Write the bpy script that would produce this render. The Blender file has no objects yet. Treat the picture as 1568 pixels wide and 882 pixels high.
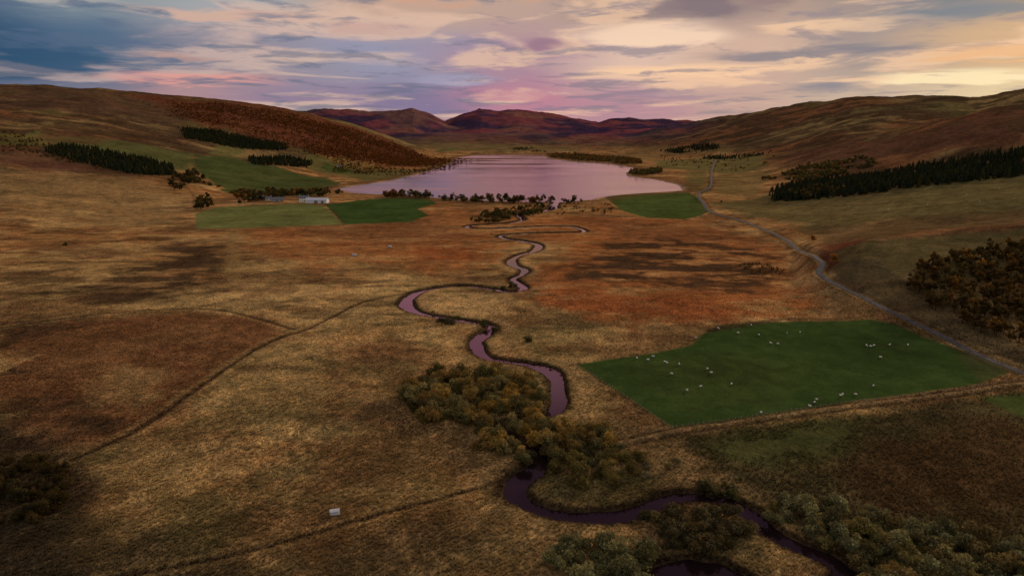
import bpy, math, random, time
import numpy as np
from mathutils import Vector
T0=time.time()
rng=np.random.default_rng(7); random.seed(7)
S=bpy.context.scene
# ---------------- survey: camera station and terrain model ----------------
F=1045.;CX=784.;CY=441.;HC=100.
pt=math.atan((CY-198)/F); cp,sp=math.cos(pt),math.sin(pt)
TAB=rng.random((8,256,256))
def vn(x,y,s):
    xi=np.floor(x).astype(np.int64); yi=np.floor(y).astype(np.int64)
    fx=x-xi; fy=y-yi; fx=fx*fx*(3-2*fx); fy=fy*fy*(3-2*fy)
    t=TAB[s%8]; a=xi&255; b=yi&255; a1=(a+1)&255; b1=(b+1)&255
    return (t[a,b]*(1-fx)+t[a1,b]*fx)*(1-fy)+(t[a,b1]*(1-fx)+t[a1,b1]*fx)*fy
def fbm(x,y,sc,o=4,s=0,g=0.5):
    r=0;am=1;tot=0;x=x/sc+17.3*s;y=y/sc+9.1*s
    for i in range(o):
        r=r+am*vn(x,y,s+i);tot+=am;am*=g
        x,y=x*1.6+y*1.2+5.3,-x*1.2+y*1.6+1.7
    return r/tot          # 0..1
def ss(a,b,x):
    t=np.clip((x-a)/(b-a),0,1); return t*t*(3-2*t)
def zat(v,y):
    k=(CY-v)/F; return HC+y*(k*cp-sp)/(cp+k*sp)
# ridges: (u, foot distance, crest distance, crest v), back fall
LAY=[
 ([(-900,700,2200,110),(-300,600,2300,122),(0,650,2500,127),(80,720,2550,129),(150,800,2600,134),(200,850,2700,140),(300,1000,2750,151),(400,1250,2800,160),(430,1300,2800,166),(480,1450,2800,176),(530,1600,2850,190),(600,1900,2850,212),(650,2200,2850,229),(700,2500,2850,243),(760,2600,2850,250)],.3,900),
 ([(200,3300,5000,172),(440,3300,5000,170),(490,3300,5000,167),(560,3300,5000,169),(600,3300,5000,168),(635,3300,5000,166),(655,3300,5000,176),(685,3300,5000,188),(720,3300,5000,196),(800,3300,5000,205)],.3,1500),
 ([(560,3400,5600,205),(640,3400,5600,197),(680,3400,5600,187),(705,3400,5600,176),(735,3400,5600,168),(762,3400,5600,172),(790,3400,5600,170),(830,3400,5600,173),(880,3400,5600,180),(915,3400,5600,186),(935,3400,5600,180),(965,3400,5600,180),(1000,3400,5600,184),(1060,3400,5600,186),(1100,3400,5600,191),(1250,3400,5600,198)],.3,1500),
 ([(560,2950,3900,228),(700,2950,3900,216),(760,2950,3900,212),(820,2950,3900,212),(880,2950,3900,205),(940,2950,3900,197),(1000,2900,3900,193),(1050,2800,3900,189),(1100,2700,3900,194),(1200,2700,3900,199)],.4,700),
 ([(960,2700,3600,205),(1020,2600,3600,193),(1060,2500,3600,187),(1090,2300,3600,180),(1130,2200,3500,175),(1180,2000,3400,166),(1250,1700,3300,157),(1300,1500,3200,150),(1350,1450,3100,147),(1450,1400,3000,145),(1500,1350,3000,146),(1545,1300,3000,138),(1568,1300,3000,132),(1700,1200,2900,120),(2300,1100,2800,110)],.3,1200),
 ([(1080,1400,2000,262),(1120,1250,2000,250),(1200,1100,1900,236),(1300,1000,1700,218),(1400,950,1600,197),(1500,850,1500,174),(1568,800,1500,158),(1800,600,1400,120),(2300,500,1300,80)],.4,600),
 ([(1060,820,900,316),(1080,800,900,312),(1150,700,950,306),(1200,600,930,301),(1300,450,900,290),(1400,400,850,278),(1568,330,800,262),(1900,250,700,220),(2300,200,600,150)],.35,250),
 ([(1225,420,480,425),(1260,395,480,400),(1300,370,480,385),(1340,350,475,372),(1420,330,470,366),(1500,310,470,358),(1568,300,470,352),(1900,220,450,330),(2400,200,430,310)],.6,160),
]
def smax(a,b):
    k=np.minimum(10,0.6*np.minimum(a,b))+1e-3
    h=np.maximum(k-np.abs(a-b),0)/k
    return np.maximum(a,b)+h*h*k/4
def h_base(x,y):
    x=np.asarray(x,float);y=np.asarray(y,float)
    wx=x+ (fbm(x,y,260,3,5)-.5)*60*ss(400,1500,y)
    u=CX+F*wx/(y*cp)
    z=np.zeros_like(u)
    for L,bf,bd in LAY:
        A=np.array(L,float)
        y0=np.interp(u,A[:,0],A[:,1]);y1=np.interp(u,A[:,0],A[:,2]);v=np.interp(u,A[:,0],A[:,3])
        zr=np.maximum(zat(v,y1),0)
        t=(y-y0)/(y1-y0); tc=np.clip(t,0,1)
        p=.5*tc+.5*tc*tc*(3-2*tc)
        p=p*(1-bf*ss(0,1,(y-y1)/bd))
        z=smax(z,zr*p)
    n=fbm(x,y,420,5,1)-.5
    n2=1-np.abs(fbm(x*1.0,y,190,4,3)*2-1)
    n3=1-np.abs(fbm(x,y*.6,330,5,6,.55)*2-1)
    am=np.minimum(z*.22,34)
    z=z+am*n*1.2-np.minimum(z*.12,16)*(n2-.75)-np.minimum(z*.3,34)*(n3-.75)*ss(2600,3600,y)
    return np.maximum(z,0)
_ys=np.geomspace(70,7000,2600)
def G(u,v):
    """ground position of a surveyed point on the terrain (crest if the sight line clears it)"""
    k=(CY-v)/F;a=(u-CX)/F;yd=cp+k*sp;zd=-sp+k*cp
    xs=a/yd*_ys; zs=HC+zd/yd*_ys; h=h_base(xs,_ys)
    hit=h>=zs
    if not hit.any():
        i=int(np.argmin((zs-h)/_ys)); return (xs[i],_ys[i])
    i=int(np.argmax(hit))
    if i==0: i=1
    f0=zs[i-1]-h[i-1];f1=h[i]-zs[i]; t=f0/(f0+f1+1e-9)
    yy=_ys[i-1]*(1-t)+_ys[i]*t
    return (a/yd*yy,yy)
def GP(l): return np.array([G(*p) for p in l])
def catmull(P,step):
    P=np.array(P,float); Q=np.vstack([2*P[0]-P[1],P,2*P[-1]-P[-2]]); out=[]
    for i in range(1,len(Q)-2):
        n=max(2,int(np.linalg.norm(Q[i+1]-Q[i])/step))
        for t in np.arange(n)/n:
            out.append(.5*((2*Q[i])+(-Q[i-1]+Q[i+1])*t+(2*Q[i-1]-5*Q[i]+4*Q[i+1]-Q[i+2])*t*t+(-Q[i-1]+3*Q[i]-3*Q[i+1]+Q[i+2])*t**3))
    out.append(P[-1]); return np.array(out)
# ---------------- terrain grid ----------------
ys=[40.]
while ys[-1]<14000:
    y=ys[-1]
    if y<110: d=max(.25,4e-5*y*y)
    elif y<1600: d=min(1.5e-5*y*y,.005*y)
    else: d=.0065*y
    ys.append(y+d)
ys=np.array(ys)
s_in=np.linspace(-.9,.9,1150); s_out=.9+1.9*np.linspace(0,1,70)[1:]**1.4
sx=np.concatenate([-s_out[::-1],s_in,s_out])
Y=np.repeat(ys[:,None],len(sx),1); X=Y*sx[None,:]
NR,NC=X.shape
Z=h_base(X,Y); ZB=Z.copy()
def block(x0,x1,y0,y1):
    j0=max(0,np.searchsorted(ys,y0)-1);j1=min(NR,np.searchsorted(ys,y1)+1)
    if j1-j0<1: return None
    ya,yb=ys[j0],ys[min(j1,NR-1)]
    lo=min(x0/ya,x0/yb);hi=max(x1/ya,x1/yb)
    i0=max(0,np.searchsorted(sx,lo)-1);i1=min(NC,np.searchsorted(sx,hi)+1)
    if i1-i0<1: return None
    return slice(j0,j1),slice(i0,i1)
def dline(P,R,val=None):
    D=np.full(X.shape,R,float); V=np.zeros(X.shape) if val is not None else None
    for k in range(len(P)-1):
        a,b=P[k],P[k+1]
        bl=block(min(a[0],b[0])-R,max(a[0],b[0])+R,min(a[1],b[1])-R,max(a[1],b[1])+R)
        if bl is None: continue
        x=X[bl]-a[0];y=Y[bl]-a[1];e=b-a;L2=e@e+1e-9
        t=np.clip((x*e[0]+y*e[1])/L2,0,1)
        d=np.hypot(x-t*e[0],y-t*e[1]); cur=D[bl]; m=d<cur
        cur[m]=d[m]
        if val is not None:
            vv=val[k]*(1-t)+val[k+1]*t; V[bl][m]=vv[m]
    return (D,V) if val is not None else D
def sdpoly(P,R):
    bl=block(P[:,0].min()-R,P[:,0].max()+R,P[:,1].min()-R,P[:,1].max()+R)
    if bl is None: return None,None
    x=X[bl];y=Y[bl];d=np.full(x.shape,1e9);ins=np.zeros(x.shape,bool)
    for k in range(len(P)):
        a=P[k];b=P[(k+1)%len(P)];e=b-a;L2=e@e+1e-9
        px=x-a[0];py=y-a[1];t=np.clip((px*e[0]+py*e[1])/L2,0,1)
        d=np.minimum(d,(px-t*e[0])**2+(py-t*e[1])**2)
        if a[1]!=b[1]:
            c=((a[1]>y)!=(b[1]>y))&(x<(b[0]-a[0])*(y-a[1])/(b[1]-a[1])+a[0]); ins^=c
    d=np.sqrt(d); return bl,np.where(ins,-d,d)
# surveyed lines
LAKE=GP([(522,289),(545,284),(600,276),(635,268),(660,261),(690,250),(703,241),(735,235.5),(780,235),(830,236.5),(842,243),(880,247),(930,250),(948,253),(972,257),(958,264),(960,269),(1000,274),(1035,282),(1050,290),(1000,293),(960,296),(930,299),(905,304),(860,308),(800,307),(760,306),(700,304),(660,300),(620,297),(570,296),(540,294)])
RIV_UV=[(858,304),(848,313),(846,318),(832,322),(803,324),(795,330),(800,337),(770,342),(722,345),(716,348),(745,350),(810,347),(865,346),(888,350),(893,355),(860,356),(805,357),(768,360),(772,365),(800,369),(824,375),(818,384),(795,391),(783,399),(788,407),(803,412),(799,420),(786,427),(796,436),(802,441),(780,446),(752,442),(708,437),(660,442),(634,450),(621,464),(634,476),(665,484),(705,490),(742,496),(754,501),(742,511),(729,522),(733,537),(748,548),(780,553),(815,559),(840,567),(852,580),(854,598),(856,616),(846,632),(812,642),(775,650),(768,664),(792,680),(818,690),(828,704),(812,724),(793,738),(788,756),(812,774),(860,788),(920,791),(972,785),(1005,770),(1045,760),(1092,762),(1128,774),(1160,794),(1188,818),(1225,838),(1262,850),(1292,872),(1290,900),(1240,930),(1180,925),(1130,885),(1080,868),(1035,870),(1000,888),(960,930)]
RIV=catmull(GP(RIV_UV),3.0)
ROAD=catmull(GP([(1096,243),(1090,262),(1088,285),(1070,297),(1078,312),(1090,326),(1130,337),(1170,352),(1210,373),(1247,393),(1260,405),(1254,420),(1290,441),(1340,466),(1400,495),(1450,519),(1500,545),(1568,572),(1660,606),(1800,650)]),6.)
DITCH=[([(640,446),(560,462),(520,480),(470,505),(440,514),(400,530),(350,562),(300,598),(240,640),(180,675),(110,705)],1.35,.35),
 ([(450,505),(400,490),(340,476),(260,474),(150,482),(0,503),(-80,515)],1.3,.25),
 ([(802,722),(760,738),(700,757),(610,781),(520,806),(420,835),(330,857),(230,875),(100,900)],.95,.55)]
DYKE=catmull(GP([(1800,560),(1568,589),(1480,601),(1400,612),(1330,619),(1240,632),(1150,645),(1060,657),(1030,663),(990,672),(945,682)]),4.)
FEN_L=catmull(GP([(878,559),(900,572),(950,604),(990,632),(1030,658)]),4.)
# ---------------- colours ----------------
tan=np.array([.37,.25,.098]);tan2=np.array([.24,.16,.06]);rust=np.array([.28,.105,.033]);dark=np.array([.055,.034,.018])
olive=np.array([.10,.085,.03]);green=np.array([.035,.060,.015]);lgreen=np.array([.12,.13,.04])
nA=fbm(X,Y,90,5,2);nB=fbm(X,Y,34,4,4);nC=fbm(X,Y,340,4,6);nS=fbm(X*.35,Y,30,4,7);nD=fbm(X*.3,Y,14,4,1);nE=fbm(X*.45,Y,16,5,6,.6)
def lerp(a,b,w): return a+(b-a)*w[...,None]
C=np.broadcast_to(tan,X.shape+(3,)).copy()
C=lerp(C,tan2,ss(.4,.62,nA)*.8);C=lerp(C,rust,ss(.52,.70,nB)*.3);C=lerp(C,rust*.95,ss(380,700,Y)*.5)
C=lerp(C,dark,ss(.52,.64,nD)*.6*ss(150,260,Y));C=lerp(C,tan*1.2,ss(.54,.66,fbm(X*.4,Y,22,4,5))*.5)
C=lerp(C,np.array([.11,.09,.035]),ss(.48,.62,fbm(X,Y,26,5,3,.6))*.6*(1-ss(260,420,Y)))
C=lerp(C,np.array([.13,.065,.028]),ss(.50,.62,fbm(X,Y,48,5,7,.6))*.55)
hz=ss(5,35,ZB)
hill=np.broadcast_to(np.array([.20,.14,.055]),C.shape)
hill=lerp(hill,np.array([.16,.065,.028]),ss(.38,.58,nC)*.85);hill=lerp(hill,dark,ss(.45,.58,nS)*.85);hill=lerp(hill,dark*1.1,ss(.48,.58,fbm(X*.6,Y,90,5,0,.6))*.75);hill=lerp(hill,np.array([.12,.105,.035]),ss(.54,.66,fbm(X,Y,220,4,3))*.5)
C=C*(1-hz[...,None])+hill*hz[...,None]
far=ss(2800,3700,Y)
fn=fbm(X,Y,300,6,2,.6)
fc=np.broadcast_to(np.array([.15,.045,.05]),C.shape);fc=lerp(fc,np.array([.04,.024,.05]),ss(.40,.56,fn));fc=lerp(fc,np.array([.17,.085,.055]),ss(.55,.7,nC)*.6)  # far hills: heather red, with purple distance haze put into the colour
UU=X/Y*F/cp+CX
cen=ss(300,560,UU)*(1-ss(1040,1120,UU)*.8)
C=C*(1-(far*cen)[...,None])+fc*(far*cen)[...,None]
A=np.ones(X.shape)   # tussockiness
brown=np.array([.12,.06,.027])
PAT=[ # polygon, colour, soft(m), strength, tuss
 ([(760,330),(1060,335),(1200,385),(1250,430),(1240,470),(1100,482),(900,492),(830,470),(822,430),(850,380)],rust,14,.9,.9),
 ([(880,335),(1080,340),(1200,390),(1100,372),(950,365)],brown,20,.6,.9),
 ([(860,390),(960,366),(1090,370),(1190,392),(1225,432),(1150,450),(1010,440),(900,425)],dark,22,.95,.8),
 ([(840,440),(980,450),(1150,455),(1100,485),(900,490)],[.24,.07,.025],14,.5,.9),
 ([(1250,376),(1330,368),(1300,400),(1250,425)],[.13,.035,.02],8,.8,.8),
 ([(400,350),(690,315),(765,345),(770,400),(650,412),(480,405),(380,380)],rust,22,.7,.9),
 ([(420,350),(640,325),(720,360),(560,372)],brown,22,.6,.9),
 ([(640,380),(740,375),(720,400),(640,402)],[.22,.06,.02],10,.6,.9),
 ([(90,450),(240,380),(330,368),(365,400),(320,455),(200,470)],dark,18,.9,.8),
 ([(0,430),(110,400),(160,420),(90,450),(0,460)],dark,12,.6,.8),
 ([(345,352),(370,352),(368,440),(348,440)],tan2,3,.5,.8),
 ([(0,495),(330,478),(440,502),(400,535),(300,600),(150,690),(0,700)],[.14,.062,.026],9,.85,.8),
 ([(0,490),(160,480),(140,500),(0,530)],dark,7,.8,.8),
 ([(0,560),(190,575),(150,660),(0,640)],dark,10,.8,.8),
 ([(180,560),(250,570),(240,610),(150,620)],tan,8,.5,.9),
 ([(-100,640),(90,660),(160,740),(100,820),(-100,860)],[.045,.032,.018],7,.9,.8),  # dark ground around the tree clump, corner shade painted in as well
 ([(-200,770),(150,800),(400,850),(560,900),(-100,1100)],[.09,.065,.03],8,.85,.8),  # bottom-left corner shade painted into the grass colour
 ([(-200,810),(60,820),(170,900),(-200,1100)],[.045,.034,.02],8,.85,.8),  # deeper corner shade, painted as darker ground
 ([(560,830),(760,800),(860,830),(860,1000),(400,1000)],[.16,.11,.048],8,.65,.9),
 ([(250,770),(330,760),(370,830),(280,850)],olive,5,.5,.8),
 ([(560,530),(640,535),(620,560),(560,560)],brown,4,.5,.8),
 ([(640,446),(780,452),(790,480),(740,488),(650,474)],[.36,.235,.095],4,.8,1.),
 ([(620,600),(700,660),(770,700),(740,740),(600,700)],[.22,.15,.06],8,.4,1.),
 ([(900,640),(1040,665),(1100,700),(1230,760),(1150,775),(1040,745),(900,750)],[.20,.14,.06],4,.6,1.),
 ([(820,725),(1000,730),(1010,765),(930,780),(830,765)],olive,3,.7,1.),
 ([(1040,672),(1200,655),(1568,600),(1800,560),(1900,1000),(1330,1000),(1290,850),(1150,760)],[.058,.048,.02],4,.92,.7),  # dark olive ground, with bottom-right corner shade painted into it
 ([(1330,680),(1568,640),(1700,700),(1650,820),(1350,780)],[.085,.045,.02],10,.6,.7),
 ([(1100,690),(1250,650),(1330,640),(1290,690),(1150,710)],[.04,.058,.015],6,.55,.4),
 ([(1500,610),(1700,590),(1700,630),(1568,640)],[.04,.072,.015],3,.7,.3),
 ([(840,730),(860,770),(1180,830),(1300,1000),(900,1000),(1000,830)],[.10,.08,.035],4,.6,1.),
 # farm land left
 ([(298,328),(330,318),(462,312),(495,315),(527,344),(420,348),(300,351)],lgreen,2,1,.3),
 ([(497,314),(560,306),(655,300),(668,312),(640,320),(655,330),(630,340),(528,344)],green*1.2,2,1,.2),
 ([(300,238),(345,240),(420,255),(500,272),(520,282),(480,300),(400,300),(345,295),(300,262)],[.050,.068,.02],6,.95,.35),
 ([(90,208),(180,215),(300,236),(285,262),(180,240),(80,222)],[.078,.085,.027],8,.9,.4),
 ([(0,205),(60,200),(110,212),(60,225),(0,222)],[.13,.12,.035],10,.7,.5),
 ([(330,222),(380,228),(365,240),(320,236)],[.12,.12,.035],6,.7,.5),
 ([(470,238),(560,238),(640,262),(620,272),(560,278),(520,268),(470,258)],[.10,.095,.03],12,.9,.4),
 ([(500,250),(560,262),(520,266),(490,258)],[.04,.065,.015],5,.8,.3),
 ([(480,236),(560,236),(660,258),(600,262)],rust,10,.5,.5),
 ([(-100,255),(180,270),(300,300),(280,350),(100,340),(-100,310)],[.24,.165,.068],30,.6,1.),
 ([(60,205),(180,212),(150,222),(50,216)],brown,8,.7,.8),
 ([(0,225),(100,240),(150,262),(60,262),(0,250)],[.11,.05,.03],10,.7,.8),
 ([(200,146),(300,154),(420,164),(520,188),(600,215),(690,247),(640,258),(560,244),(500,238),(430,222),(330,200),(240,175)],[.11,.038,.019],45,.9,.7),
 ([(0,131),(150,139),(200,148),(300,175),(280,195),(120,175),(0,165)],[.075,.042,.025],30,.8,.8),
 # right
 ([(925,300),(975,296),(1055,294),(1072,305),(1086,325),(1050,336),(990,334),(950,322)],[.066,.088,.022],2,1,.25),
 ([(1085,310),(1180,300),(1330,300),(1568,268),(1700,260),(1700,330),(1568,322),(1400,335),(1250,352),(1150,335)],[.125,.105,.038],12,.85,.6),
 ([(1230,350),(1400,332),(1568,320),(1568,345),(1400,355),(1330,368),(1280,372)],[.10,.07,.03],8,.7,.6),
 ([(1280,385),(1340,370),(1568,350),(1700,360),(1700,430),(1400,430),(1290,430)],[.09,.078,.03],5,.8,.5),
 ([(1260,410),(1330,400),(1420,440),(1568,530),(1700,570),(1700,610),(1568,565),(1400,488),(1300,440)],[.065,.05,.025],4,.8,.6),
 ([(1050,262),(1085,262),(1080,295),(1050,290)],[.12,.11,.035],8,.7,.5),
 ([(1095,262),(1180,262),(1160,300),(1095,300)],[.15,.11,.04],8,.7,.5),
 ([(1000,246),(1090,240),(1170,236),(1170,262),(1090,262),(1010,258)],[.11,.105,.035],12,.8,.5),
 ([(880,240),(1000,222),(1100,220),(1180,224),(1050,235),(960,247)],[.15,.10,.04],40,.6,.6),
 ([(700,232),(640,224),(700,219),(900,225),(880,232)],[.15,.115,.045],40,.7,.6),
 ([(640,226),(700,226),(700,231),(660,232)],[.08,.10,.03],15,.8,.5),
 ([(1200,238),(1400,205),(1568,168),(1568,215),(1350,240),(1200,258)],[.11,.052,.028],30,.8,.8),
 ([(1480,210),(1568,200),(1568,222),(1480,232)],[.08,.035,.02],15,.6,.8),
 # sheep field
 ([(880,559),(950,548),(1010,540),(1058,529),(1075,512),(1100,500),(1160,494),(1240,493),(1330,489),(1370,497),(1410,515),(1460,533),(1520,553),(1545,570),(1500,588),(1400,603),(1330,612),(1200,633),(1060,654),(1031,656),(990,630)],green,1.2,1,.28),
 ([(960,560),(1100,540),(1250,560),(1150,610),(1040,620)],[.046,.064,.017],8,.6,.3),
 ([(1240,500),(1400,510),(1480,545),(1380,590),(1280,560)],[.030,.052,.014],10,.5,.25),
 ([(1460,535),(1530,555),(1545,570),(1500,585),(1480,560)],[.05,.055,.02],2,.8,.3),
 ([(1080,500),(1200,488),(1330,484),(1400,505),(1330,486),(1200,491),(1080,512)],dark,1.5,.6,.8),
]
WN=(nB-.5)*3.2+(fbm(X,Y,9,3,1)-.5)*2.0
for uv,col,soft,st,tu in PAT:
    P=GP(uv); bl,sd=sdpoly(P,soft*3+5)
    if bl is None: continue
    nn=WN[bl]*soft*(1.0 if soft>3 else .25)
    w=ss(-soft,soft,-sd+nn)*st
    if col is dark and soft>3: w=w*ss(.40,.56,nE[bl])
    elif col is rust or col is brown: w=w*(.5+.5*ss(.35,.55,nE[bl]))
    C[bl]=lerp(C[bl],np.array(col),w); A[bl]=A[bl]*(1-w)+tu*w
# ---------------- relief ----------------
near=1-ss(350,700,Y)
und=.5*fbm(X,Y,28,3,2)+.25*fbm(X,Y,9,3,5)*np.clip(A,0,1)+.1*(1-np.clip(A,0,1))
tus=(fbm(X,Y,3.0,3,6)-.25)*.8*near*np.clip(A,0,1.2)
Z=Z+und+tus-.25
Z=np.maximum(Z,-.05)
for uv,w,dep in DITCH:
    D=dline(catmull(GP(uv),5),12); ww=w*(1+1.2*(nB-.5)); f=np.exp(-(D/ww)**2)
    Z=Z-dep*f; C=lerp(C,dark,f*np.clip(.5+1.0*nD,0,1)); f2=np.exp(-((D-2.2*w)/(w))**2); C=lerp(C,tan,f2*.3)
D=dline(DYKE,10); f=np.exp(-(D/1.5)**2); Z=Z+.55*f; C=lerp(C,np.array([.24,.165,.08]),np.exp(-(D/1.0)**2)*.8);C=lerp(C,dark,np.exp(-((D-2.4)/.9)**2)*.75)
D=dline(FEN_L,8);C=lerp(C,dark,np.exp(-(D/1.0)**2)*.5)
for uv in [[(60,232),(160,250),(280,285),(300,320)],[(460,312),(500,312),(528,345)],[(298,350),(420,349),(528,345),(640,341)],[(1090,262),(1300,225),(1568,190)],[(0,345),(150,352),(298,352)],[(0,188),(120,200),(300,205),(420,235)],[(1110,318),(1300,330),(1568,300)],[(1130,310),(1350,312),(1568,285)]]:
    D=dline(catmull(GP(uv),12),14);C=lerp(C,dark,np.exp(-(D/2.0)**2)*.55)
zr=h_base(ROAD[:,0],ROAD[:,1])+.25
for _ in range(4): zr[1:-1]=(zr[:-2]+zr[1:-1]*2+zr[2:])/4
D,V=dline(ROAD,16,zr); w=1-ss(3.2,9,D); Z=Z*(1-w)+(V-.12)*w; C=lerp(C,np.array([.13,.105,.05]),(1-ss(1.8,3.8,D))*.8)
C=lerp(C,dark,np.exp(-((D-4.6)/1.2)**2)*.6)
bl,sd=sdpoly(LAKE,120); sd=sd+(fbm(X[bl],Y[bl],60,4,3)-.5)*18
w=ss(10,110,sd); Z[bl]=np.where(sd>110,Z[bl],Z[bl]*w-.6+np.clip(sd*.05,-3,.75))
C[bl]=lerp(C[bl],np.array([.24,.19,.15]),(1-ss(3,12,sd))*.7)
C[bl]=lerp(C[bl],brown,ss(8,14,sd)*(1-ss(25,60,sd))*.6)
# channel half-width: narrow runs and wider pools
rw=np.interp(RIV[:,1],[100,240,330,500,620,850],[1.7,1.8,1.7,1.5,1.5,2.4])
for (u,v,r,wd) in [(846,316,60,5),(822,377,32,3.6),(793,404,26,3.8),(800,437,14,3.2),(623,463,22,4.0),(734,520,18,3.5),(850,595,22,3.1),(835,568,12,2.8),(790,680,14,2.2),(818,712,12,2.8),(797,752,14,2.9),(900,790,22,2.6),(1060,762,16,2.5),(1270,860,20,2.6),(1080,870,20,2.8)]:
    g=np.array(G(u,v));q=np.exp(-((RIV-g)**2).sum(1)/r**2);rw=rw+(wd-1.7)*q*(rw<wd)
rw=np.clip(rw,1.4,5.5)*(1+.12*np.sin(np.arange(len(rw))*.57))
D,V=dline(RIV,24,rw); D=D+(fbm(X,Y,4,3,2)-.5)*1.6*(D<22)
bw=np.clip(.0035*Y,.8,3)
Zr=-.6+(D-V)*(.8/bw); m=D<18; Z=np.where(m,np.minimum(Z,np.maximum(Zr,-1.6)),Z)
C=lerp(C,np.array([.03,.02,.012]),np.where(m,1-ss(V+bw*.7,V+bw*.7+(1.0+2.6*nB)+.003*Y,D),0)*.92)
C=lerp(C,np.array([.36,.24,.10]),np.where(m,np.exp(-((D-V-6.5)/3.)**2)*.5*ss(.42,.6,nA),0))
print("fields",time.time()-T0)
def mesh_np(name,V,Fc,n,smooth=True,col=None,mat=None):
    me=bpy.data.meshes.new(name); V=np.ascontiguousarray(V,np.float32);Fc=np.ascontiguousarray(Fc,np.int32)
    me.vertices.add(len(V));me.vertices.foreach_set('co',V.ravel())
    me.loops.add(Fc.size);me.loops.foreach_set('vertex_index',Fc.ravel())
    me.polygons.add(len(Fc));me.polygons.foreach_set('loop_start',np.arange(0,Fc.size,n,dtype=np.int32))
    me.update(calc_edges=True)
    if smooth: me.polygons.foreach_set('use_smooth',np.ones(len(Fc),bool))
    if col is not None:
        a=me.color_attributes.new('Col','FLOAT_COLOR','POINT');a.data.foreach_set('color',np.ascontiguousarray(col,np.float32).ravel())
    if mat: me.materials.append(mat)
    return me
def add(name,me):
    o=bpy.data.objects.new(name,me);S.collection.objects.link(o);return o
# ---------------- materials ----------------
class NT:
    def __init__(s,tree): s.t=tree;s.n=tree.nodes;s.l=tree.links
    def new(s,ty,**k):
        n=s.n.new(ty)
        for a,b in k.items(): setattr(n,a,b)
        return n
    def put(s,inp,v):
        if v is None: return
        if isinstance(v,bpy.types.NodeSocket): s.l.new(v,inp)
        else: inp.default_value=v
    def m(s,op,a,b=None,c=None,clamp=False):
        n=s.new('ShaderNodeMath',operation=op,use_clamp=clamp)
        s.put(n.inputs[0],a);s.put(n.inputs[1],b);s.put(n.inputs[2],c);return n.outputs[0]
    def mix(s,f,a,b,bt='MIX'):
        n=s.new('ShaderNodeMix',data_type='RGBA',blend_type=bt)
        s.put(n.inputs[0],f)
        for i,v in ((6,a),(7,b)):
            if isinstance(v,(tuple,list)): v=tuple(v)+((1,) if len(v)==3 else ())
            s.put(n.inputs[i],v)
        return n.outputs[2]
    def noise(s,vec,sc,det=4,rough=.5,dist=0):
        n=s.new('ShaderNodeTexNoise');s.put(n.inputs['Vector'],vec);n.inputs['Scale'].default_value=sc;n.inputs['Detail'].default_value=det
        n.inputs['Roughness'].default_value=rough;n.inputs['Distortion'].default_value=dist;return n.outputs[0]
    def mr(s,v,a,b,c,d,sm=False):
        n=s.new('ShaderNodeMapRange');n.interpolation_type='SMOOTHSTEP' if sm else 'LINEAR'
        s.put(n.inputs[0],v)
        for i,q in enumerate((a,b,c,d)): s.put(n.inputs[i+1],q)
        return n.outputs[0]
def newmat(name):
    m=bpy.data.materials.new(name);m.use_nodes=True;t=NT(m.node_tree);b=m.node_tree.nodes['Principled BSDF'];return m,t,b
gm,t,b=newmat('moorland')
tc=t.new('ShaderNodeTexCoord').outputs['Object'];at=t.new('ShaderNodeAttribute',attribute_name='Col')
nf=t.noise(tc,.85,4,.7);nm=t.noise(tc,.11,4,.65,.5);nl=t.noise(tc,.018,4,.65)
f1=t.mr(nf,.34,.66,.38,1.7);f1=t.m('ADD',1.0,t.m('MULTIPLY',t.m('SUBTRACT',f1,1.0),at.outputs['Alpha']))
f2=t.mr(nm,.32,.68,.6,1.4);f2=t.m('ADD',1.0,t.m('MULTIPLY',t.m('SUBTRACT',f2,1.0),t.m('ADD',t.m('MULTIPLY',at.outputs['Alpha'],.6),.4)));f3=t.mr(nl,.3,.7,.68,1.32)
f=t.m('MULTIPLY',t.m('MULTIPLY',f1,f2),f3)
sc=t.new('ShaderNodeVectorMath',operation='SCALE');t.put(sc.inputs[0],at.outputs['Color']);t.put(sc.inputs['Scale'],f)
hue=t.mix(t.m('MULTIPLY',t.mr(nm,.45,.68,0,.35),at.outputs['Alpha']),sc.outputs[0],t.mix(1.0,sc.outputs[0],(1.05,.80,.64),'MULTIPLY'))
t.n.remove(b);df=t.new('ShaderNodeBsdfDiffuse');t.put(df.inputs[0],hue);t.l.new(df.outputs[0],gm.node_tree.nodes['Material Output'].inputs[0])
bp=t.new('ShaderNodeBump');bp.inputs['Distance'].default_value=.9;t.put(bp.inputs['Strength'],t.m('MULTIPLY',at.outputs['Alpha'],.9,clamp=True))
t.put(bp.inputs['Height'],t.m('ADD',nf,t.m('MULTIPLY',nm,2.0)));t.put(df.inputs['Normal'],bp.outputs[0])
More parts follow.
